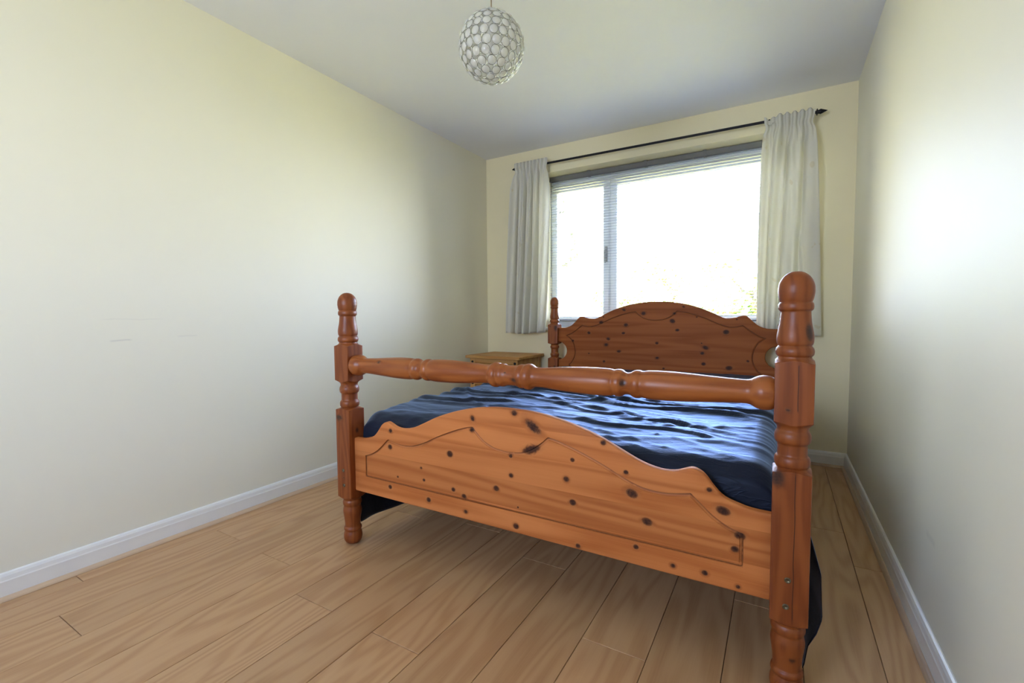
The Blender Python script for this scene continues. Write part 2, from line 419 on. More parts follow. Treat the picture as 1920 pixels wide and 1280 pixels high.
# skirting boards and floor beading (profiles swept along the walls)
def sweep(prof, kind):
    """prof: list of (d, z), d distance from the wall. kind side"""
    b = bmesh.new()
    if kind in ('left', 'right'):
        ends = [(YB, 1), (YW, -1)]
        fn = lambda d, e, z: ((XL + d) if kind == 'left' else (XR - d), ends[e][0] + ends[e][1] * d, z)
    else:
        Yq = YW if kind == 'window' else YB; sg = -1 if kind == 'window' else 1
        ends = [(XL, 1), (XR, -1)]
        fn = lambda d, e, z: (ends[e][0] + ends[e][1] * d, Yq + sg * d, z)
    A = [b.verts.new(fn(d, 0, z)) for d, z in prof]; B = [b.verts.new(fn(d, 1, z)) for d, z in prof]
    n = len(prof)
    for i in range(n): b.faces.new((A[i], A[(i + 1) % n], B[(i + 1) % n], B[i]))
    b.faces.new(A); b.faces.new(B); bmesh.ops.recalc_face_normals(b, faces=b.faces)
    return b
SK = [(0.0005, 0.0), (0.016, 0.0), (0.016, 0.066), (0.0145, 0.070), (0.0125, 0.083), (0.009, 0.0915), (0.004, 0.0945), (0.0005, 0.0945)]
BD = [(0.0162, 0.0002), (0.031, 0.0002), (0.031, 0.003), (0.0285, 0.008), (0.0235, 0.0125), (0.0195, 0.015), (0.0162, 0.0155)]
for i, side in enumerate(('left', 'window', 'right', 'back')):
    struct('baseboard_' + side, sweep(SK, side), M_GLOSSW)
    struct('trim_%d' % (i + 1), sweep(BD, side), M_BEAD)

# ------------------------------------------------------------------ window
FY0, FY1 = 3.745, 3.805
win = struct('window_1', (lambda b: (box(b, OX0, OX1, FY0 + 0.012, FY1, OZ1 - 0.095, OZ1, 0.004), box(b, OX0, OX1, FY0 + 0.012, FY1, 0.885, 0.935, 0.004),
      box(b, OX0, OX0 + 0.02, FY0 + 0.012, FY1, 0.93, OZ1 - 0.09, 0.003), box(b, OX1 - 0.05, OX1, FY0 + 0.012, FY1, 0.93, OZ1 - 0.09, 0.003),
      box(b, -1.262, -1.215, FY0 + 0.012, FY1, 0.93, OZ1 - 0.09, 0.003), b)[-1])(bmesh.new()), M_UPVC)
def sash(x0, x1, z0, z1, w):
    b = bmesh.new(); y0, y1 = FY0, FY1 - 0.01
    box(b, x0, x0 + w, y0, y1, z0, z1, 0.005); box(b, x1 - w, x1, y0, y1, z0, z1, 0.005)
    box(b, x0 + w - 0.006, x1 - w + 0.006, y0, y1, z0, z0 + w, 0.005); box(b, x0 + w - 0.006, x1 - w + 0.006, y0, y1, z1 - w, z1, 0.005)
    return b
obj('casement_sash', sash(-1.79 + 0.018, -1.245, 0.925, 2.105, 0.052), M_UPVC, win)
obj('fixed_sash', sash(-1.232, OX1 - 0.004, 0.925, 2.105, 0.055), M_UPVC, win)
obj('pane', mbox(-1.722, -1.295, 3.77, 3.774, 0.975, 2.055), M_GLASS, win)
obj('pane', mbox(-1.179, 0.048, 3.77, 3.774, 0.975, 2.055), M_GLASS, win)
hd = (lambda b: (box(b, -1.281, -1.257, 3.735, 3.746, 1.43, 1.56, 0.004, 2), box(b, -1.277, -1.261, 3.718, 3.737, 1.50, 1.53, 0.004, 2), box(b, -1.277, -1.261, 3.705, 3.720, 1.42, 1.53, 0.005, 2), b)[-1])(bmesh.new())
obj('handle', hd, plain('handle_grey', (0.35, 0.35, 0.36), 0.3, Metallic=0.5), win)
sill = mbox(OX0 - 0.0, OX1, 3.525, FY0 + 0.03, 0.862, 0.885, 0.006, 2)
obj('window_sill', sill, M_GLOSSW, win)
obj('outer_sill', mbox(OX0 - 0.04, OX1 + 0.04, YO - 0.06, YO + 0.09, 0.80, 0.872, 0.01), M_UPVC, win)

w2 = struct('added_fill_window', (lambda b: (box(b, RX0, RX1, YB - 0.09, YB - 0.04, RZ0, RZ0 + 0.05, 0.004), box(b, RX0, RX1, YB - 0.09, YB - 0.04, RZ1 - 0.05, RZ1, 0.004),
      box(b, RX0, RX0 + 0.05, YB - 0.09, YB - 0.04, RZ0 + .05, RZ1 - 0.05, 0.004), box(b, RX1 - 0.05, RX1, YB - 0.09, YB - 0.04, RZ0 + .05, RZ1 - 0.05, 0.004), b)[-1])(bmesh.new()), M_UPVC)  # unseen window, added only to let fill light into the room
obj('pane', mbox(RX0 + 0.045, RX1 - 0.045, YB - 0.067, YB - 0.063, RZ0 + 0.045, RZ1 - 0.045), M_GLASS, w2)

# ------------------------------------------------------------------ venetian blind
BX0, BX1 = -1.757, 0.088
bl = empty('venetian_blind', ((BX0 + BX1) / 2, 3.68, 0.935), 'grey metal venetian blind lowered with its slats open inside the window', 'blind')
def bob(name, me, mat): 
    o = obj(name, me, mat, bl, (-bl.location.x, -bl.location.y, -bl.location.z)); return o
bob('headrail', (lambda b: (box(b, BX0, BX1, 3.668, 3.672, 2.145, 2.180, 0.001), box(b, BX0, BX1, 3.668, 3.700, 2.143, 2.147), box(b, BX0, BX1, 3.697, 3.700, 2.145, 2.180), 
     *[box(b, x - 0.012, x + 0.012, 3.664, 3.704, 2.140, 2.1865, 0.001) for x in (-1.40, -0.93, -0.50)], b)[-1])(bmesh.new()), M_RAILG)
bob('bottom_rail', mbox(BX0, BX1, 3.669, 3.694, 0.934, 0.946, 0.003, 2), M_RAILG)
NS = 54; zb, zt = 0.962, 2.128
sb = bmesh.new(); secs = []
for x in (BX0 + 0.002, BX1 - 0.002):
    secs.append([[sb.verts.new((x - (BX0 + BX1) / 2, y, 0.0022 * (1 - (y / 0.0125) ** 2) + dz)) for y in np.linspace(-0.0125, 0.0125, 6)] for dz in (0, 0.0004)])
for i in range(5):
    sb.faces.new((secs[0][0][i], secs[0][0][i + 1], secs[1][0][i + 1], secs[1][0][i]))
    sb.faces.new((secs[0][1][i], secs[1][1][i], secs[1][1][i + 1], secs[0][1][i + 1]))
for j in (0, 5): sb.faces.new((secs[0][0][j], secs[0][1][j], secs[1][1][j], secs[1][0][j]))
bmesh.ops.recalc_face_normals(sb, faces=sb.faces)
sme = bpy.data.meshes.new('slat'); sb.to_mesh(sme); sb.free(); smooth(sme, 40); sme.materials.append(M_SLAT)
for i in range(NS):
    z = zb + (zt - zb) * i / (NS - 1)
    o = obj('slat', sme, None, bl, (0, 3.6815 - bl.location.y, z - bl.location.z), (math.radians(3.0 + random.uniform(-1.5, 1.5)), 0, 0))
for x in (-1.66, -1.20, -0.58, -0.03):
    b = bmesh.new()
    for y in (3.6685, 3.6945): tube_bm(b, [(x, y, 0.946), (x, y, 2.15)], 0.0005, 4)
    bob('ladder_cord', b, M_WHITEP)
b = tube_bm(bmesh.new(), [(-1.738, 3.660, 2.14), (-1.738, 3.659, 1.75), (-1.738, 3.659, 1.32)], 0.0032, 6)
bob('tilt_wand', b, plain('clear_grey_wand', (0.22, 0.23, 0.25), 0.2))

# ------------------------------------------------------------------ curtain pole
PZ0, PZ1, PY = 2.237, 2.227, 3.462
pole = empty('curtain_pole', (-0.895, PY, 2.232), 'thin black metal curtain pole with spear finials above the window', 'curtain pole')
def pob(name, me, mat=M_BLACK): return obj(name, me, mat, pole, (-pole.location.x, -pole.location.y, -pole.location.z))
pob('rod', smooth((lambda b, me: (b.to_mesh(me), b.free(), me)[-1])(tube_bm(bmesh.new(), [(-1.955, PY, PZ0), (0.168, PY, PZ1)], 0.0085, 12), bpy.data.meshes.new('rod')), 40))
fin = [(0, 0.009), (0.004, 0.020), (0.008, 0.021), (0.010, 0.012), (0.016, 0.012), (0.024, 0.016), (0.036, 0.011), (0.060, 0.001)]
pob('finial', lathe('finial', [(-1.953 - s, r) for s, r in fin], 12, 'x', (0, PY, PZ0)))
pob('finial', lathe('finial', [(0.166 + s, r) for s, r in fin], 12, 'x', (0, PY, PZ1)))
for x in (-1.90, 0.10):
    b = bmesh.new(); z = PZ0 if x < 0 else PZ1
    tube_bm(b, [(x, PY, z - 0.004), (x, 3.52, z - 0.01), (x, 3.545, z - 0.01)], 0.006, 8)
    box(b, x - 0.015, x + 0.015, 3.541, YW, z - 0.04, z + 0.02, 0.003)
    pob('bracket', b)
def torus(R, r, n=16, k=6, squash=1.0):
    b = bmesh.new(); V = [[b.verts.new(((R + r * math.cos(p)) * math.cos(t), r * math.sin(p) * squash, (R + r * math.cos(p)) * math.sin(t))) for p in [2 * math.pi * j / k for j in range(k)]] for t in [2 * math.pi * i / n for i in range(n)]]
    for i in range(n):
        for j in range(k): b.faces.new((V[i][j], V[(i + 1) % n][j], V[(i + 1) % n][(j + 1) % k], V[i][(j + 1) % k]))
    bmesh.ops.recalc_face_normals(b, faces=b.faces)
    me = bpy.data.meshes.new('ring'); b.to_mesh(me); b.free(); return smooth(me)
rme = torus(0.015, 0.0022); rme.materials.append(M_BLACK)
def ring_x(x):
    z = PZ0 + (PZ1 - PZ0) * (x + 1.955) / 2.12
    o = obj('ring', rme, None, pole, (x - pole.location.x, 0, z - 0.005 - pole.location.z), (0, 0, math.radians(90 + random.uniform(-20, 20))))
for i in range(7): ring_x(-1.935 + 0.038 * i)
for i in range(7): ring_x(-0.085 + 0.036 * i)

# ------------------------------------------------------------------ curtains
def curtain(name, label, xt0, xt1, xb0, xb1, ztop, zbot, seed, diag, nf, amp, ycen, spec=None):
    rnd = random.Random(seed)
    nu, nv = 170, 90
    P = np.zeros((nv, nu, 3))
    ph = [rnd.uniform(0, 6.28) for _ in range(8)]
    for j in range(nv):
        v = (j / (nv - 1)) ** 1.15; z = ztop + (zbot - ztop) * v
        head = max(0.0, 1 - (ztop - z) / 0.075)            # pencil pleat heading
        below = min(1.0, max(0.0, (ztop - z - 0.06) / 0.16))
        for i in range(nu):
            u = i / (nu - 1)
            du = u + diag * v * math.sin(math.pi * u) 
            X0, X1 = xt0 + (xb0 - xt0) * v ** 1.3, xt1 + (xb1 - xt1) * v ** 1.3
            pinch = -0.012 * math.exp(-((ztop - z - 0.075) / 0.03) ** 2) + 0.010 * math.sin(math.pi * v) 
            wobble = 0.5 + 0.5 * math.sin(du * 7.3 + ph[0] + 1.2 * v)
            folds = (math.sin(2 * math.pi * nf * du + ph[1] + 0.9 * math.sin(2.1 * du * 3 + ph[2])) * (0.65 + 0.5 * wobble)
                     + 0.35 * math.sin(2 * math.pi * nf * 2.1 * du + ph[3] + 2.2 * v) + 0.22 * math.sin(2 * math.pi * 1.3 * du + ph[4] + 3.0 * v))
            pleat = math.sin(2 * math.pi * nf * 2.0 * u + ph[5]); pleat = math.copysign(abs(pleat) ** 0.6, pleat)
            y = ycen + amp * folds * below * (0.75 + 0.35 * v) * (1 - 0.0) + 0.011 * pleat * (1 - below)
            x = X0 + (X1 - X0) * u + math.copysign(abs(pinch), (u - 0.5) * -1) * abs(u - 0.5) * 2 * (1 if pinch < 0 else -1)
            x += 0.007 * math.cos(2 * math.pi * nf * du + ph[1]) * below
            zz = z + (0.004 * math.sin(2 * math.pi * nf * 2 * u + 1) if j == 0 else 0) + (0.006 * math.sin(5 * u + seed) * v)
            if spec: x, y, zz = spec(u, v, x, y, zz)
            if spec:
                k_ = min(1, max(0, (v - 0.15) / 0.55)); y += 0.068 * k_ * k_ * (3 - 2 * k_)
                if z < 1.17: y = max(y, 3.456)
            P[j, i] = (x, min(y, 3.535), zz)
    me = smooth(grid_mesh(name, P))
    o = obj(name, me, M_CURT); tag(o, label, 'curtain', 'short cream curtains')
    md = o.modifiers.new('thickness', 'SOLIDIFY'); md.thickness = 0.0022; md.offset = 0
    return o
curtain('curtain', 'cream pleated curtain at the left of the window, hanging straight in narrow folds', -1.975, -1.668, -2.045, -1.705, 2.272, 0.838, 3, 0.0, 4.6, 0.036, 3.433)
def twist(u, v, x, y, z):
    # a swag that bulges towards the window near the top and slants down to the right
    k = math.exp(-((v - 0.16) / 0.14) ** 2) * math.exp(-((u - 0.25) / 0.22) ** 2)
    y -= 0.030 * k
    s = math.exp(-((u - (0.22 + 0.55 * v)) / 0.09) ** 2) * min(1, v * 5)
    y -= 0.020 * s
    s2 = math.exp(-((u - (0.48 + 0.42 * v)) / 0.05) ** 2) * min(1, v * 5)
    y -= 0.014 * s2
    if v < 0.03: z -= 0.02 * math.exp(-((u - 0.12) / 0.1) ** 2)
    return x, y, z
curtain('curtain', 'cream pleated curtain at the right of the window, bunched with slanting folds', -0.112, 0.160, -0.128, 0.222, 2.243, 0.842, 11, 0.22, 3.4, 0.028, 3.428, twist)

# ------------------------------------------------------------------ pine bed
bed = empty('pine_bed', (CX, (Y0 + YH) / 2, 0), 'orange pine double bed with turned posts, knotty footboard and arched headboard', 'bed')
BL = bed.location
def kattr(me, knots, f):
    """knots on a lathe: list of (center Vector, radius, stretch vec)"""
    a = me.attributes.new('knot', 'FLOAT', 'POINT')
    for i, v in enumerate(me.vertices):
        a.data[i].value = f(v.co)
    return me
def kprof(rho):
    return float(np.interp(rho, [0, 0.7, 1.0, 1.3, 2.2], [1, 0.95, 0.8, 0.28, 0]))
def knots_fn(knots):
    def f(co):
        b = 0.0
        for (c, r, st) in knots:
            d = Vector(((co.x - c[0]) / st[0], (co.y - c[1]) / st[1], (co.z - c[2]) / st[2]))
            b = max(b, kprof(d.length / r))
        return b
    return f

PP = [(1.0835, 0.001), (1.0825, .010), (1.078, .020), (1.070, .029), (1.058, .0360), (1.045, .0392), (1.034, .0397), (1.024, .0386), (1.014, .0366), (1.0105, .0352), (1.008, .0345),
      (1.006, .0362), (1.002, .0377), (.996, .0382), (.990, .0372), (.987, .0345), (.985, .0325), (.975, .0330), (.955, .0350), (.935, .0386), (.922, .0402), (.912, .0400), (.905, .0385),
      (.901, .0362), (.899, .0372), (.894, .0405), (.887, .0420), (.880, .0411), (.8755, .038), (.874, .0365), (.871, .037), (.867, .040), (.863, .046), (.860, .053), (.8575, .062), (.855, .075),
      (.718, .075), (.716, .062), (.713, .053), (.709, .045), (.704, .039), (.698, .0352), (.692, .0345), (.688, .0362), (.682, .0392), (.673, .0403), (.664, .0392), (.659, .0362), (.656, .0332),
      (.642, .0326), (.628, .0332), (.625, .036), (.620, .0386), (.612, .0396), (.604, .0386), (.599, .0358), (.597, .0345), (.595, .0375), (.592, .044), (.590, .052), (.588, .062), (.586, .075),
      (.216, .075), (.214, .062), (.211, .052), (.207, .043), (.201, .037), (.196, .0354), (.193, .037), (.186, .0390), (.179, .0387), (.173, .0367), (.170, .0352), (.160, .0370), (.148, .0386),
      (.135, .0376), (.115, .0346), (.095, .0326), (.080, .0318), (.078, .0330), (.074, .0360), (.068, .0372), (.063, .0360), (.060, .0335), (.057, .0342), (.045, .0376), (.033, .0386),
      (.020, .0366), (.010, .0310), (.003, .022), (0.0005, .012)]
def post_mesh(name, hs, zmap=None, rs=1.0, knots=()):
    prof = PP
    if zmap:
        zs = [a for a, b in zmap][::-1]; zd = [b for a, b in zmap][::-1]
        prof = [(float(np.interp(z, zs, zd)), r * (rs if r < .045 else 1)) for z, r in prof]
    d = interp_profile(prof, 3)
    out = []
    for i, (z, r) in enumerate(d):
        if i and d[i - 1][0] - z > 0.012:
            n = int((d[i - 1][0] - z) / 0.008)
            for k in range(1, n): out.append((d[i - 1][0] + (z - d[i - 1][0]) * k / n, min(r, d[i - 1][1]) if False else d[i - 1][1] + (r - d[i - 1][1]) * k / n))
        out.append((z, r))
    seg = 72; P = np.zeros((len(out), seg, 3)); ang = 2 * np.pi * (np.arange(seg)) / seg + np.pi / 4
    # softened square section
    c, s = np.abs(np.cos(ang)), np.abs(np.sin(ang)); sq = hs / np.maximum(c, s); sq = np.minimum(sq, hs * 1.375)
    for j, (z, r) in enumerate(out):
        R = np.minimum(sq, r)
        P[j, :, 0] = R * np.cos(ang); P[j, :, 1] = R * np.sin(ang); P[j, :, 2] = z
    me = grid_mesh(name, P, True, True)
    bm = bmesh.new(); bm.from_mesh(me); bm.verts.ensure_lookup_table()
    bm.faces.new([bm.verts[i] for i in range(seg)]); n0 = (len(out) - 1) * seg
    bm.faces.new([bm.verts[n0 + i] for i in range(seg)])
    bmesh.ops.recalc_face_normals(bm, faces=bm.faces); bm.to_mesh(me); bm.free()
    smooth(me, 34)
    kattr(me, knots, knots_fn(knots)); return me
KR = [((0.030, -0.026, 0.935), 0.010, (1, 1, 2.0)), ((-0.030, -0.042, 0.575), 0.011, (1.2, 1, 1.6)), ((0.01, -0.03, 0.115), 0.006, (1, 1, 1)), ((-0.012, -0.042, 0.745), 0.003, (1.5, 1, 1))]
KL = [((-0.02, -0.042, 0.555), 0.010, (1.8, 1, 1.0)), ((0.036, 0.0, 0.50), 0.008, (1, 1, 1.5)), ((0.0, -0.04, 0.30), 0.004, (1, 1, 1)), ((-0.02, -0.03, 0.945), 0.005, (1, 1, 1))]
ZM = [(1.083, 1.134), (1.0105, 1.064), (.985, 1.042), (.901, .955), (.8755, .930), (.857, .909), (.717, .762), (.688, .742), (.658, .718), (.626, .682), (.600, .656), (.587, .634), (.215, .215), (0, 0)]
KH = [((0.028, -0.043, 0.885), 0.009, (1.2, 1, 2.0)), ((-0.022, -0.043, 0.895), 0.004, (1, 1, 1)), ((-0.02, -0.043, 0.56), 0.007, (1.3, 1, 1)), ((0.02, -0.043, 0.57), 0.008, (1.3, 1, 1))]
def bolt(parent, x, z):
    b = bmesh.new(); lathe_bm(b, [(0, 0.0075), (-0.0015, 0.0075), (-0.003, 0.0058), (-0.0022, 0.0030), (-0.0012, 0.0012)], 14, 'y')
    obj('bolt_head', b, M_SCREW, parent, (x, -0.0412, z))
def post(x, y, me, mat):
    return obj('post', me, mat, bed, (x - BL.x, y - BL.y, 0))
p = post(PL, Y0, post_mesh('post', 0.0415, knots=KL), M_POST); bolt(p, -0.001, 0.330); bolt(p, 0.001, 0.266)
p = post(PR, Y0, post_mesh('post', 0.0420, knots=KR), M_POSTR); bolt(p, -0.0035, 0.322); bolt(p, -0.0065, 0.254)
p['label'] = 'post with a long vertical crack'
p = post(PL, YH, post_mesh('post', 0.0430, ZM, 0.9, KH), M_POST)
p = post(PR, YH, post_mesh('post', 0.0430, ZM, 0.9, KH), M_POST)

RP = [(0, .0335), (.015, .034), (.025, .0365), (.032, .0392), (.040, .0398), (.045, .0387), (.049, .0385), (.054, .0415), (.062, .0432), (.070, .0425), (.076, .040), (.080, .0372), (.085, .034),
      (.095, .0322), (.115, .0325), (.15, .0355), (.20, .039), (.25, .0414), (.29, .0422), (.32, .042), (.345, .0402), (.353, .0383), (.357, .039), (.363, .0410), (.371, .0412), (.378, .039),
      (.383, .035), (.392, .032), (.400, .0325), (.408, .036), (.414, .0395), (.422, .0413), (.430, .0405), (.436, .0382), (.441, .0386), (.455, .0412), (.48, .0421), (.51, .0418), (.56, .0395),
      (.62, .0355), (.68, .032), (.705, .0312), (.715, .033), (.724, .038), (.734, .0425), (.745, .0445), (.757, .0438), (.766, .0405), (.773, .036)]
full = [(-a, r) for a, r in RP[::-1]] + RP[1:]
dense = interp_profile(full, 3)
me = lathe('turned_rail', dense, 48, 'x', ang=40)
KRL = [((0.025, -0.034, -0.01), 0.007, (1.6, 1, 1)), ((-0.012, -0.03, 0.012), 0.004, (1, 1, 1)), ((-0.60, -0.03, 0.022), 0.006, (1.2, 1, 1)), ((0.385, -0.03, 0.004), 0.009, (1.2, 1, 1)), ((0.03, -0.03, -0.03), 0.005, (1, 1, 1))]
kattr(me, KRL, knots_fn(KRL))
obj('turned_rail', me, M_RAIL, bed, (0, Y0 - BL.y, 0.7785))

def mirror(half): return [(-d, z) for d, z in half] + [(d, z) for d, z in half[::-1] if d > 1e-6]
def resample(pts, step, closed=True):
    out = []; n = len(pts)
    for i in range(n if closed else n - 1):
        a = np.array(pts[i]); b = np.array(pts[(i + 1) % n]); L = np.linalg.norm(b - a); k = max(1, int(round(L / step)))
        for j in range(k): out.append(tuple(a + (b - a) * j / k))
    return out
def smooth_half(pts, n=4):
    """catmull-rom through points, cusps marked with a third item"""
    segs = []; cur = []
    for p in pts:
        cur.append(p[:2])
        if len(p) > 2: segs.append(cur); cur = [p[:2]]
    segs.append(cur); out = []
    for s in segs:
        s = [np.array(q, float) for q in s]
        for i in range(len(s) - 1):
            p0 = s[max(i - 1, 0)]; p1 = s[i]; p2 = s[i + 1]; p3 = s[min(i + 2, len(s) - 1)]
            for k in range(n):
                t = k / n
                out.append(tuple(0.5 * ((2 * p1) + (-p0 + p2) * t + (2 * p0 - 5 * p1 + 4 * p2 - p3) * t * t + (-p0 + 3 * p1 - 3 * p2 + p3) * t ** 3)))
    out.append(tuple(segs[-1][-1])); return [(float(a), float(b)) for a, b in out]
def dist_loop(P, L):
    P = np.atleast_2d(P); A = np.array(L); B = np.roll(A, -1, 0); D = B - A; dd = (D ** 2).sum(1) + 1e-12
    best = np.full(len(P), 9.0)
    for s in range(0, len(P), 400):
        Q = P[s:s + 400, None, :]; t = np.clip(((Q - A) * D).sum(2) / dd, 0, 1)
        best[s:s + 400] = np.sqrt((((A + t[..., None] * D) - Q) ** 2).sum(2)).min(1)
    return best
def inside(P, L):
    P = np.atleast_2d(P); A = np.array(L); B = np.roll(A, -1, 0); r = np.zeros(len(P), bool)
    for (x0, z0), (x1, z1) in zip(A, B):
        c = ((z0 > P[:, 1]) != (z1 > P[:, 1]))
        if abs(z1 - z0) > 1e-12: r ^= c & (P[:, 0] < (x1 - x0) * (P[:, 1] - z0) / (z1 - z0) + x0)
    return r
def offset_loop(L, d):
    A = np.array(L); t = np.roll(A, -1, 0) - np.roll(A, 1, 0); t /= np.linalg.norm(t, axis=1)[:, None] + 1e-12
    area = 0.5 * np.sum(A[:, 0] * np.roll(A[:, 1], -1) - np.roll(A[:, 0], -1) * A[:, 1])
    nrm = np.stack([-t[:, 1], t[:, 0]], 1) * (1 if area > 0 else -1)
    Q = A + nrm * d; keep = (dist_loop(Q, L) > 0.93 * abs(d)) & inside(Q, L)
    return [tuple(q) for q, k in zip(Q, keep) if k]
def panel(name, outline, groove, knots, yfront, yback, mat, parent, loc):
    outline = resample(outline, 0.008); groove = resample(groove, 0.006)
    V = []; E = []
    def addloop(L):
        s = len(V); V.extend(L); n = len(L); E.extend([(s + i, s + (i + 1) % n) for i in range(n)])
    R = 0.0065
    addloop(outline); nO = len(outline)
    for d in (0.0012, 0.0035, R): addloop(offset_loop(outline, d))
    addloop(groove)
    for d in (0.0014, 0.0040, 0.0085, 0.0100): addloop(offset_loop(groove, d))
    for (kx, kz, kr, st, an) in knots:
        V.append((kx, kz))
        for q in (0.7, 1.0, 1.3, 2.2):
            L = []
            for k in range(12):
                a = 2 * math.pi * k / 12; u, w = kr * q * st * math.cos(a), kr * q * math.sin(a)
                L.append((kx + u * math.cos(an) - w * math.sin(an), kz + u * math.sin(an) + w * math.cos(an)))
            L = [p for p in L if inside(p, outline)[0]]
            V.extend(L)
    vs, es, fs, ov, oe, of = delaunay_2d_cdt([Vector(v) for v in V], E, [list(range(nO))], 1, 1e-6)
    P = np.array([(v.x, v.y) for v in vs])
    dO = dist_loop(P, outline); dG = dist_loop(P, groove); ig = inside(P, groove)
    dep = np.where(dO < R, R - np.sqrt(np.maximum(0, R * R - (R - dO) ** 2)), 0.0)
    dep += np.where(ig, np.interp(dG, [0, 0.0014, 0.0040, 0.0085, 0.0100], [0, 0.0050, 0.0048, 0.0030, 0]), 0)
    verts = [(p[0], yfront + dp, p[1]) for p, dp in zip(P, dep)]
    faces = [tuple(f) for f in fs]
    kn = np.zeros(len(verts))
    for (kx, kz, kr, st, an) in knots:
        dx, dz = P[:, 0] - kx, P[:, 1] - kz
        u = (dx * math.cos(an) + dz * math.sin(an)) / st; w = -dx * math.sin(an) + dz * math.cos(an)
        kn = np.maximum(kn, np.interp(np.sqrt(u * u + w * w) / kr, [0, 0.7, 1.0, 1.3, 2.2], [1, 0.95, 0.8, 0.28, 0]))
    kn = np.where(ig & (dG > 0.0008) & (dG < 0.0022), np.maximum(kn, 0.85), kn); kn = np.where(ig & (dG > 0.0030) & (dG < 0.0050), np.maximum(kn, 0.5), kn)  # thin dark lines along the groove, stored together with the knots
    base = len(verts)
    n = len(outline)
    verts += [(a, yfront + R, c) for a, c in outline] + [(a, yback - R, c) for a, c in outline]
    for i in range(n): faces.append((base + i, base + (i + 1) % n, base + n + (i + 1) % n, base + n + i))
    back = offset_loop(outline, 0.003)
    vs2, _, fs2, _, _, _ = delaunay_2d_cdt([Vector(v) for v in outline], [(i, (i + 1) % n) for i in range(n)], [list(range(n))], 1, 1e-6)
    b2 = len(verts); verts += [(v.x, yback - R, v.y) for v in vs2]; faces += [tuple(b2 + i for i in reversed(f)) for f in fs2]
    me = bpy.data.meshes.new(name); me.from_pydata(verts, [], faces)
    bm = bmesh.new(); bm.from_mesh(me); lay = bm.verts.layers.float.new('knot'); bm.verts.ensure_lookup_table()
    for i in range(base): bm.verts[i][lay] = float(kn[i])
    bmesh.ops.remove_doubles(bm, verts=bm.verts, dist=2e-5); bmesh.ops.recalc_face_normals(bm, faces=bm.faces)
    bm.to_mesh(me); bm.free(); smooth(me, 28)
    return obj(name, me, mat, parent, loc)

FT = [(.775, .470), (.73, .4715), (.70, .477), (.66, .490), (.635, .512), (.613, .540), (.598, .552), (.578, .558), (.56, .5525), (.53, .5415), (.49, .5400), (.44, .5515), (.385, .5755), (.32, .606), (.245, .632), (.16, .653), (.075, .6645), (0, .667)]
FTs = smooth_half(FT, 3)
out_f = [(-.775, .242)] + [(-d, z) for d, z in FTs] + [(d, z) for d, z in FTs[::-1][1:]] + [(.775, .242)]
FG = [(.707, .404, 1), (.69, .4085), (.665, .418), (.632, .438), (.60, .466), (.575, .488, 1), (.54, .481), (.50, .476), (.445, .480), (.39, .498), (.32, .531), (.245, .561), (.18, .582), (.148, .588, 1), (.12, .562), (.09, .540), (.05, .524), (0, .519)]
FGs = smooth_half(FG, 3)
gr_f = [(-.707, .313)] + [(-d - 0.012 * max(0, 1 - abs(d - .1) / .25), z) for d, z in FGs] + [(d - 0.012 * max(0, 1 - abs(d - .1) / .25), z) for d, z in FGs[::-1][1:]] + [(.707, .313)]
KF0 = [(-0.934,0.618,0.010),(-0.763,0.655,0.009),(-0.692,0.616,0.014),(-1.336,0.525,0.008),(-1.340,0.459,0.009),(-0.938,0.577,0.008),(-1.038,0.475,0.011),(-0.778,0.506,0.006),(-0.700,0.539,0.012),(-0.553,0.527,0.006),(-0.453,0.595,0.007),(-1.178,0.400,0.004),(-1.301,0.344,0.004),(-1.165,0.355,0.005),(-1.024,0.344,0.007),(-0.837,0.383,0.009),(-0.777,0.439,0.007),(-0.574,0.462,0.008),(-0.976,0.327,0.009),(-1.143,0.282,0.009),(-1.344,0.295,0.008),(-0.969,0.273,0.007),(-0.751,0.334,0.003),(-0.759,0.267,0.009),(-0.552,0.391,0.009),(-0.383,0.516,0.006),(-0.365,0.456,0.012),(-0.320,0.381,0.010),(-0.534,0.255,0.007),(-0.352,0.298,0.007),(-0.155,0.506,0.006),(-0.120,0.456,0.011),(-0.079,0.397,0.009),(-0.090,0.358,0.008),(-0.247,0.270,0.006),(-0.163,0.273,0.007),(-0.081,0.258,0.005)]
special = {2: (2.2, -0.6), 8: (2.6, 0.35), 0: (0.75, 0.5), 27: (1.4, -0.2), 31: (1.5, -0.2), 32: (1.4, 0), 26: (1.4, -0.3)}
KF = [(x - CX, z, r, special.get(i, (1.12, 0))[0], special.get(i, (1.12, 0))[1]) for i, (x, z, r) in enumerate(KF0)]
panel('footboard', out_f, gr_f, KF, 1.316, 1.342, M_PANEL, bed, (0, -BL.y, 0))

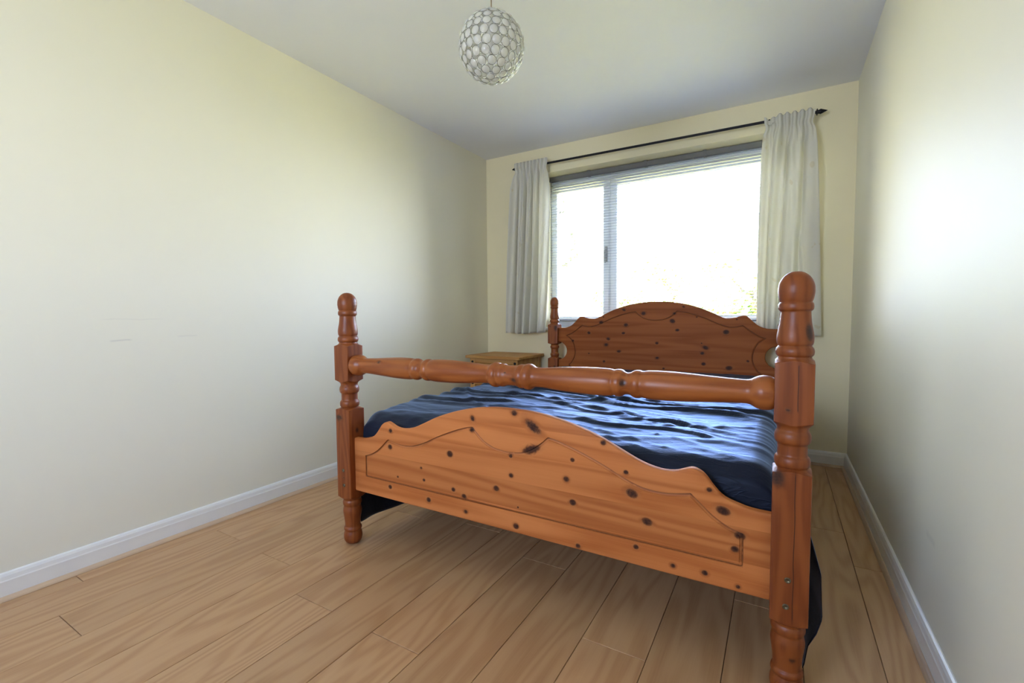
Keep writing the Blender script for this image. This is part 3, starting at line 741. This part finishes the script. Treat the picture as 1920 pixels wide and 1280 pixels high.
HT = [(.775, .886), (.73, .887), (.70, .890), (.66, .906), (.63, .931), (.607, .9555), (.590, .970), (.575, .976), (.55, .9725), (.522, .963), (.475, .9575), (.45, .962), (.40, .985), (.35, 1.009), (.30, 1.030), (.255, 1.045), (.20, 1.060), (.145, 1.070), (.08, 1.078), (0, 1.081)]
HTs = smooth_half(HT, 3)
cut = [(0.770 + 0.071 * math.cos(a), 0.702 + 0.071 * math.sin(a)) for a in np.linspace(math.radians(-86), math.radians(-274), 22)]   # bulges inwards
left = [(-.775, .40)] + [(-d, z) for d, z in cut if d < .775] + [(-d, z) for d, z in HTs]
right = [(d, z) for d, z in HTs[::-1][1:]] + [(d, z) for d, z in cut[::-1] if d < .775] + [(.775, .40)]
out_h = left + right
HG = [(.60, .50), (.68, .585), (.662, .607), (.645, .635), (.633, .665), (.629, .695), (.633, .732), (.645, .765), (.665, .795), (.706, .826, 1), (.672, .837), (.645, .852), (.62, .870), (.59, .893), (.567, .910, 1), (.53, .902), (.50, .899), (.465, .905), (.41, .926), (.35, .954), (.30, .973), (.25, .990), (.20, 1.003), (.146, 1.0125, 1), (.12, .988), (.09, .967), (.05, .952), (0, .948)]
HGs = smooth_half(HG, 3)
gr_h = [(-d, z) for d, z in HGs] + [(d, z) for d, z in HGs[::-1][1:]]
KH0 = [(-1.011,1.024,0.009),(-0.865,0.996,0.012),(-1.169,0.971,0.004),(-1.188,0.930,0.010),(-1.287,0.848,0.010),(-0.995,0.910,0.012),(-1.014,0.849,0.008),(-0.648,0.993,0.008),(-0.660,0.939,0.013),(-0.626,0.875,0.008),(-0.767,0.779,0.008),(-0.311,0.864,0.014),(-0.439,0.756,0.012),(-0.459,0.716,0.010),(-0.450,0.642,0.010),(-0.764,0.672,0.008),(-1.131,0.804,0.010),(-1.147,0.758,0.011),(-1.048,0.711,0.009),(-1.422,0.783,0.008),(-0.177,0.673,0.006),(-0.290,0.621,0.013),(-0.718,0.596,0.006),(-1.164,0.629,0.008),(-0.586,1.039,0.005),(-0.498,0.967,0.004),(-0.247,0.949,0.004),(-1.287,0.687,0.004),(-0.464,0.785,0.004)]
KHp = [(x - CX, z, r, 1.25 if i % 3 else 1.5, (-0.4 if i % 4 == 0 else 0.1)) for i, (x, z, r) in enumerate(KH0)]
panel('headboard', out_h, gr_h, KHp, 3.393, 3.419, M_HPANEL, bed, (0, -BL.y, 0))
for x in (-1.5855, 0.0165):
    o = obj('side_rail', mbox(x, x + 0.024, Y0 + 0.03, YH - 0.03, 0.26, 0.40, 0.004, 2), M_PANEL, bed, (-BL.x, -BL.y, 0))
for x in (-1.5475, -0.033):
    obj('slat_ledge', mbox(x, x + 0.026, Y0 + 0.04, YH - 0.04, 0.30, 0.33, 0.002), M_PANEL, bed, (-BL.x, -BL.y, 0))
slm = mbox(-0.755, 0.755, -0.035, 0.035, 0.330, 0.348, 0.003)
sl0 = None
for i in range(12):
    y = 1.45 + i * (3.30 - 1.45) / 11
    if sl0 is None: sl0 = obj('bed_slat', slm, M_PANEL, bed, (0, y - BL.y, 0))
    else: obj('bed_slat', sl0.data, None, bed, (0, y - BL.y, 0))

# mattress
MX0, MX1, MY0, MY1, MZ = -1.545, -0.010, 1.372, 3.378, 0.562
mo = obj('mattress', mbox(MX0 + .008, MX1 - .008, MY0 + .006, MY1 - .006, 0.350, MZ - 0.012, 0.03, 4), M_MATT)
tag(mo, 'deep mattress hidden under the black sheet on the pine bed', 'mattress')

# sheet
def ridge(x, y, x0, y0, x1, y1, w, h, asym=False):
    dx, dy = x1 - x0, y1 - y0; L = math.hypot(dx, dy); t = ((x - x0) * dx + (y - y0) * dy) / (L * L)
    d = ((x - x0) * -dy + (y - y0) * dx) / L + 0.03 * math.sin(5 * t + 9 * x0)
    e = 1.0 if 0 <= t <= 1 else math.exp(-((min(abs(t), abs(t - 1))) / 0.12) ** 2)
    if asym: w = w * (0.45 if d * (1 if x1 > x0 else -1) < 0 else 3.2)
    return h * e * math.exp(-(d / w) ** 2)
RID = [(-1.55, 2.25, -0.05, 1.98, 0.020, 0.013), (-1.5, 1.85, -0.55, 2.12, 0.016, 0.013), (-1.5, 1.62, -0.85, 1.75, 0.018, 0.012), (-1.3, 2.05, -0.2, 1.72, 0.015, 0.010), (-0.9, 1.95, 0.0, 1.60, 0.013, 0.010),
       (-1.55, 2.6, -0.4, 2.35, 0.018, 0.009), (-1.0, 2.75, 0.0, 2.45, 0.02, 0.007), (-0.75, 1.62, -0.02, 1.80, 0.012, 0.008), (-1.52, 2.05, -1.0, 1.55, 0.014, 0.010), (-0.8, 2.2, 0.0, 2.16, 0.014, 0.011),
       (-1.4, 1.45, -0.9, 1.55, 0.02, 0.008), (-1.53, 2.42, -0.9, 2.14, 0.013, 0.012), (-0.6, 1.48, -0.1, 1.55, 0.02, 0.006)]
FOLD = [(-1.25, 2.22, -0.78, 2.10, 0.016, 0.016), (-0.80, 2.13, -0.05, 2.07, 0.014, 0.017), (-0.62, 2.03, -0.15, 1.97, 0.011, 0.012), (-0.62, 1.64, -0.22, 1.60, 0.012, 0.010),
        (-0.50, 1.78, -0.25, 1.74, 0.009, 0.008), (-1.52, 1.95, -1.05, 1.98, 0.018, 0.018), (-1.50, 1.68, -1.10, 1.78, 0.018, 0.016), (-1.45, 2.35, -1.0, 2.30, 0.014, 0.014), (-0.85, 1.86, -0.55, 1.80, 0.010, 0.009)]
def topz(x, y):
    z = MZ + 0.012
    n1 = noise.noise(Vector((x * 2.2 + 3, y * 7.5 + x * 1.5, 0.3))); n2 = noise.noise(Vector((x * 5.0, y * 17 - x * 3, 4.2))); n3 = noise.noise(Vector((x * 1.3, y * 1.5, 9.0)))
    z += 0.0035 * (1 - abs(n1) * 2.4) + 0.0018 * (1 - abs(n2) * 2.2) + 0.008 * n3
    for r in RID: z += 0.75 * ridge(x, y, *r)
    for r in FOLD: z += ridge(x, y, *r, asym=True)
    n4 = noise.noise(Vector((x * 3.1 + y * 1.4, y * 21 + x * 5, 7.7))); n5 = noise.noise(Vector((x * 7, y * 34 - x * 9, 1.7)))
    z += 0.0030 * max(0, 1 - abs(n4) * 7) + 0.0016 * max(0, 1 - abs(n5) * 6)
    return z
def sheet():
    HW = (MX1 - MX0) / 2; cxm = (MX0 + MX1) / 2; R = 0.055
    S = []    # cross-section params: (kind, value)
    top = [('t', x) for x in np.linspace(MX0 + R, MX1 - R, 150)]
    la = [('L', a) for a in np.linspace(0.98, 0.02, 9)]; ra = [('R', a) for a in np.linspace(0.02, 0.98, 9)]
    ld = [('l', d) for d in np.linspace(1, 0.0, 34)]; rd = [('r', d) for d in np.linspace(0.0, 1, 34)]
    S = ld + la[0:] + top + ra + rd
    ys = list(np.linspace(MY0 - 0.004, MY1, 230))
    P = np.zeros((len(ys) + 14, len(S), 3))
    for j in range(len(ys) + 14):
        foot = j < 14
        y = ys[0] if foot else ys[j - 14]
        ty = (y - MY0) / (MY1 - MY0)
        edge = 0.035 * (1 - min(1, max(0, (y - MY0) / 0.06))) ** 2 + 0.012 * (1 - min(1, max(0, (y - MY0) / 0.22)))
        yy = y
        for i, (k, v) in enumerate(S):
            hl = 0.055 + 0.05 * noise.noise(Vector((y * 3, 1, 1))) + 0.02 * math.sin(y * 9)
            kq = min(1, max(0, (y - 1.7) / 0.3)); hl = 0.078 - 0.05 * min(0.33, y - 1.36) + kq * (max(0.02, hl + 0.03) - 0.0615)
            hr = 0.055 + 0.04 * noise.noise(Vector((y * 4, 7, 3))) + 0.06 * max(0, 1 - abs(y - 1.55) / 0.2)
            hr = max(0.02, hr); kr = min(1, max(0, (y - 1.42) / 0.25)); hr = 0.058 * (1 - kr) + hr * kr
            wl = 0.5 * math.sin(y * 21 + 2 * math.sin(y * 5)) + 0.5 * noise.noise(Vector((y * 8, 0.0, 2)))
            if k == 't': x = v; z = topz(v, yy) - edge
            elif k in 'LR':
                xe = MX0 + R if k == 'L' else MX1 - R; a = (1 - v if False else v) * math.pi / 2
                zt_ = topz(xe, yy) - edge
                x = xe + (-1 if k == 'L' else 1) * (R + 0.012) * math.sin(a); z = zt_ - R * (1 - math.cos(a))
            else:
                xe = (MX0 - 0.012) if k == 'l' else (MX1 + 0.012); z0 = topz(MX0 + R if k == 'l' else MX1 - R, yy) - edge - R
                z1 = hl if k == 'l' else hr; z = z0 + (z1 - z0) * v
                if k == 'l': x = xe - 0.028 * min(1, v * 2.2) - 0.014 * wl * v - 0.012 * math.sin(v * 3)
                else:
                    near = max(0, 1 - (y - 1.37) / 0.45); near = near * near * (3 - 2 * near)
                    xn = float(np.interp(z, [.04, .06, .12, .16, .203, .26, .315, .407, .5, .60], [.050, .072, .080, .098, .109, .106, .104, .080, .040, .004]))
                    x = (xe + 0.042 * min(1, v * 2.2) + 0.016 * wl * v) * (1 - near) + near * xn
            if foot:
                q = (13 - j) / 13.0
                if k in 'tLR':
                    z = z - q * min(0.2, max(0.01, z - 0.36)); yy2 = yy - 0.004 * math.sin(min(1, q * 4) * math.pi / 2)
                    P[j, i] = (x, yy2, z); continue
                else:
                    P[j, i] = (x, yy, z); continue
            if k in 'lr' and y < MY0 + 0.03:
                pass
            P[j, i] = (x, yy, z)
    # drop the zero-size foot rows of the side drapes
    nu = len(S); nv = P.shape[0]; verts = P.reshape(-1, 3).tolist(); faces = []
    for j in range(nv - 1):
        for i in range(nu - 1):
            if j < 13 and (S[i][0] in 'lr' or S[i + 1][0] in 'lr'): continue
            faces.append((j * nu + i, j * nu + i + 1, (j + 1) * nu + i + 1, (j + 1) * nu + i))
    me = bpy.data.meshes.new('bed_sheet'); me.from_pydata(verts, [], faces)
    bm = bmesh.new(); bm.from_mesh(me); bmesh.ops.remove_doubles(bm, verts=bm.verts, dist=1e-5)
    bmesh.ops.delete(bm, geom=[v for v in bm.verts if not v.link_faces], context='VERTS')
    bm.to_mesh(me); bm.free()
    return smooth(me)
so = obj('bed_sheet', sheet(), M_SHEET)
tag(so, 'creased black cotton sheet spread over the bed and hanging down both sides', 'bed sheet')
md = so.modifiers.new('thickness', 'SOLIDIFY'); md.thickness = 0.0015; md.offset = 0

# ------------------------------------------------------------------ bedside chest
NX0, NX1, NY0, NY1, NZ = -2.258, -1.742, 3.085, 3.528, 0.662
ns = empty('bedside_chest', ((NX0 + NX1) / 2, (NY0 + NY1) / 2, 0), 'small waxed pine chest of drawers with black studs in the corner behind the bed', 'bedside cabinet')
def nob(name, me, mat, parent=None): return obj(name, me, mat, parent or ns, (-ns.location.x, -ns.location.y, 0) if parent is None else (0, 0, 0))
nob('top', mbox(NX0, NX1, NY0, NY1, NZ - 0.024, NZ, 0.005, 2), M_NST)
fx0, fx1, fy0, fy1 = NX0 + 0.030, NX1 - 0.030, NY0 + 0.028, NY1 - 0.012
for (a, b) in ((fx0, fx0 + 0.045), (fx1 - 0.045, fx1)):
    for (c, d) in ((fy0, fy0 + 0.045), (fy1 - 0.045, fy1)):
        nob('corner_post', mbox(a, b, c, d, 0.0, NZ - 0.024, 0.003), M_NSTV)
for a, b in ((fx0 + 0.006, fx0 + 0.022), (fx1 - 0.022, fx1 - 0.006)):
    nob('side_panel', mbox(a, b, fy0 + 0.045, fy1 - 0.045, 0.05, NZ - 0.024), M_NSTV)
nob('back_panel', mbox(fx0 + 0.045, fx1 - 0.045, fy1 - 0.015, fy1 - 0.005, 0.05, NZ - 0.024), M_NSTV)
for z0, z1 in ((0.600, 0.638), (0.418, 0.436), (0.236, 0.254), (0.050, 0.072)):
    nob('front_rail', mbox(fx0 + 0.045, fx1 - 0.045, fy0 + 0.002, fy0 + 0.03, z0, z1, 0.002), M_NST)
for z0, z1 in ((0.439, 0.597), (0.257, 0.415), (0.075, 0.233)):
    d = nob('drawer', mbox(fx0 + 0.048, fx1 - 0.048, fy0 + 0.006, fy0 + 0.30, z0, z1, 0.004, 2), M_NST)
    b = lathe_bm(bmesh.new(), [(fy0 + 0.006, 0.007), (fy0 - 0.006, 0.006), (fy0 - 0.012, 0.013), (fy0 - 0.020, 0.013), (fy0 - 0.024, 0.007)], 14, 'y', ((fx0 + fx1) / 2, 0, (z0 + z1) / 2))
    o = obj('knob', b, M_BLACK, d)
for x in (fx0 + 0.024, fx1 - 0.024):
    for z in (0.607, 0.43, 0.245):
        b = lathe_bm(bmesh.new(), [(fy0 + 0.001, 0.0115), (fy0 - 0.003, 0.0105), (fy0 - 0.006, 0.006), (fy0 - 0.0068, 0.001)], 14, 'y', (x, 0, z))
        nob('stud', b, M_BLACK)

# ------------------------------------------------------------------ pendant lamp
LC = Vector((-0.97, 1.52, 2.0)); LR = 0.121
lamp = empty('pendant_lamp', (LC.x, LC.y, 2.4), 'round crystal disc pendant lamp hanging on a thin cord from the ceiling', 'pendant lamp')
def lob(name, me, mat): return obj(name, me, mat, lamp, (-LC.x, -LC.y, -2.4))
b = tube_bm(bmesh.new(), [(LC.x, LC.y, 2.38), (LC.x + 0.001, LC.y, 2.25), (LC.x, LC.y, LC.z + LR + 0.02)], 0.0023, 8); lob('cord', b, plain('brown_cord', (0.30, 0.22, 0.13), 0.6))
lob('ceiling_rose', lathe('ceiling_rose', [(2.399, 0.042), (2.394, 0.042), (2.384, 0.034), (2.376, 0.012), (2.370, 0.008)], 28, 'z', (LC.x, LC.y, 0)), M_WHITEP)
lob('lamp_holder', lathe('lamp_holder', [(LC.z + LR + 0.022, 0.005), (LC.z + LR + 0.014, 0.016), (LC.z + LR + 0.004, 0.021), (LC.z + LR - 0.002, 0.021), (LC.z + LR - 0.004, 0.014), (LC.z + LR - 0.05, 0.014)], 20, 'z', (LC.x, LC.y, 0)), M_WHITEP)
lob('bulb', lathe('bulb', [(LC.z + LR - 0.045, 0.013), (LC.z + LR - 0.062, 0.015), (LC.z + LR - 0.080, 0.024), (LC.z + LR - 0.100, 0.028), (LC.z + LR - 0.116, 0.023), (LC.z + LR - 0.126, 0.010), (LC.z + LR - 0.128, 0.001)], 18, 'z', (LC.x, LC.y, 0)), plain('opal_bulb', (0.75, 0.74, 0.7), 0.25))
CR = 0.0158
cme = lathe('crystal', [(-0.0022, 0.0005), (-0.0020, 0.006), (-0.0012, 0.0115), (0.0, CR - 0.0008), (0.0020, 0.0130), (0.0046, 0.0080), (0.0058, 0.0005)], 14, 'z', ang=25); cme.materials.append(M_CRYS)
rg = torus(CR + 0.0004, 0.0009, 18, 5)
rg.transform(Matrix.Rotation(math.radians(90), 4, 'X')); rg.materials.append(M_CHROME)
rows = 11
for r in range(rows):
    th = math.radians(14 + (180 - 24) * r / (rows - 1))
    n = max(4, int(round(2 * math.pi * LR * math.sin(th) / 0.0352)))
    for k in range(n):
        phi = 2 * math.pi * (k + 0.5 * (r % 2)) / n + 0.35
        tt = th + 0.06 * math.sin(phi + 0.4)
        d = Vector((math.sin(tt) * math.cos(phi), math.sin(tt) * math.sin(phi), math.cos(tt)))
        pos = d * LR
        q = d.to_track_quat('Z', 'Y').to_euler()
        o = obj('crystal', cme, None, lamp, (pos.x, pos.y, LC.z + pos.z - 2.4), q)
        obj('wire_ring', rg, None, o)

# ------------------------------------------------------------------ outside: lawn and shrubs seen through the blind
lawn_m = plain('lawn', (0.36, 0.32, 0.09), 0.9, 0.2, 3)
b = bmesh.new(); bmesh.ops.create_grid(b, x_segments=24, y_segments=24, size=30)
for v in b.verts: v.co.z = 0.12 * noise.noise(Vector((v.co.x * 0.2, v.co.y * 0.2, 0)))
struct('garden_ground', b, lawn_m, None, (0, 32, -0.7))
leaf_m = plain('leaf', (0.22, 0.34, 0.06), 0.6, 0.3, 2); trunk_m = plain('bark', (0.14, 0.10, 0.07), 0.9, 0.3, 12, 0.4)
def tree(loc, h, rad, n, label, group, seed, zc=0.6, lm=None, ls=1.0):
    rnd = random.Random(seed); t = empty('garden_tree', loc, label, 'tree', group)
    b = tube_bm(bmesh.new(), [(0, 0, -0.1), (0.05, 0, h * 0.35), (-0.04, 0.03, h * 0.7)], 0.07, 8)
    for k in range(5):
        a = rnd.uniform(0, 6.28); tube_bm(b, [(0, 0, h * (0.3 + 0.08 * k)), (rad * .5 * math.cos(a), rad * .5 * math.sin(a), h * (0.5 + 0.08 * k))], 0.03, 6)
    obj('trunk', b, trunk_m, t)
    verts, faces = [], []
    blobs = [(Vector((rnd.gauss(0, rad * .45), rnd.gauss(0, rad * .4), h * zc + rnd.gauss(0, h * .17))), rnd.uniform(.25, .5) * rad) for _ in range(16)]
    for i in range(n):
        c, r = rnd.choice(blobs); d = Vector((rnd.gauss(0, 1), rnd.gauss(0, 1), rnd.gauss(0, 1))).normalized() * r * rnd.random() ** .4
        p = c + d; a = Vector((rnd.gauss(0, 1), rnd.gauss(0, 1), rnd.gauss(0, 1))).normalized(); u = a.orthogonal().normalized(); s = rnd.uniform(.03, .06) * ls
        k = len(verts); verts += [p - u * s * 1.6, p + a * s * .6 + u * 0.1 * s, p + u * s * 1.6, p - a * s * .6]; faces.append((k, k + 1, k + 2, k + 3))
    me = bpy.data.meshes.new('foliage'); me.from_pydata(verts, [], faces)
    f = obj('foliage', me, lm or leaf_m, t); f['kind'] = 'stuff'
leaf_pale = plain('pale_leaf', (0.42, 0.43, 0.34), 0.6, 0.15, 2)  # leaves of the added tree, paled towards overexposed white
def daylight_blocker_tree(loc, h, rad, n, label, seed):
    tree(loc, h, rad, n, label, None, seed, 0.58, leaf_pale, 2.6)
daylight_blocker_tree((-5.15, 8.5, -0.7), 5.8, 1.75, 6500, 'tall tree added outside to cut daylight, washed out at the left edge of the window', 5)  # tree added to keep some sky light off the right wall
tree((-0.35, 8.8, -0.7), 3.0, 1.0, 5000, 'leafy green shrub outside, seen low through the right of the blind', None, 1)
tree((-2.2, 11.0, -0.7), 2.8, 0.9, 2600, 'smaller shrub outside, seen faintly beside the window mullion', None, 2)
tree((-4.0, 13.0, -0.7), 2.9, 0.9, 2200, 'shrub outside, seen faintly through the left casement', None, 3)

struct('added_daylight_blocker', mbox(-4.6, -4.2, 3.95, 7.4, -0.75, 4.2, 0.01), plain('daylight_blocker_render', (0.30, 0.27, 0.22), 0.9, 0.1, 4))  # unseen slab added to block daylight that would reach the right wall
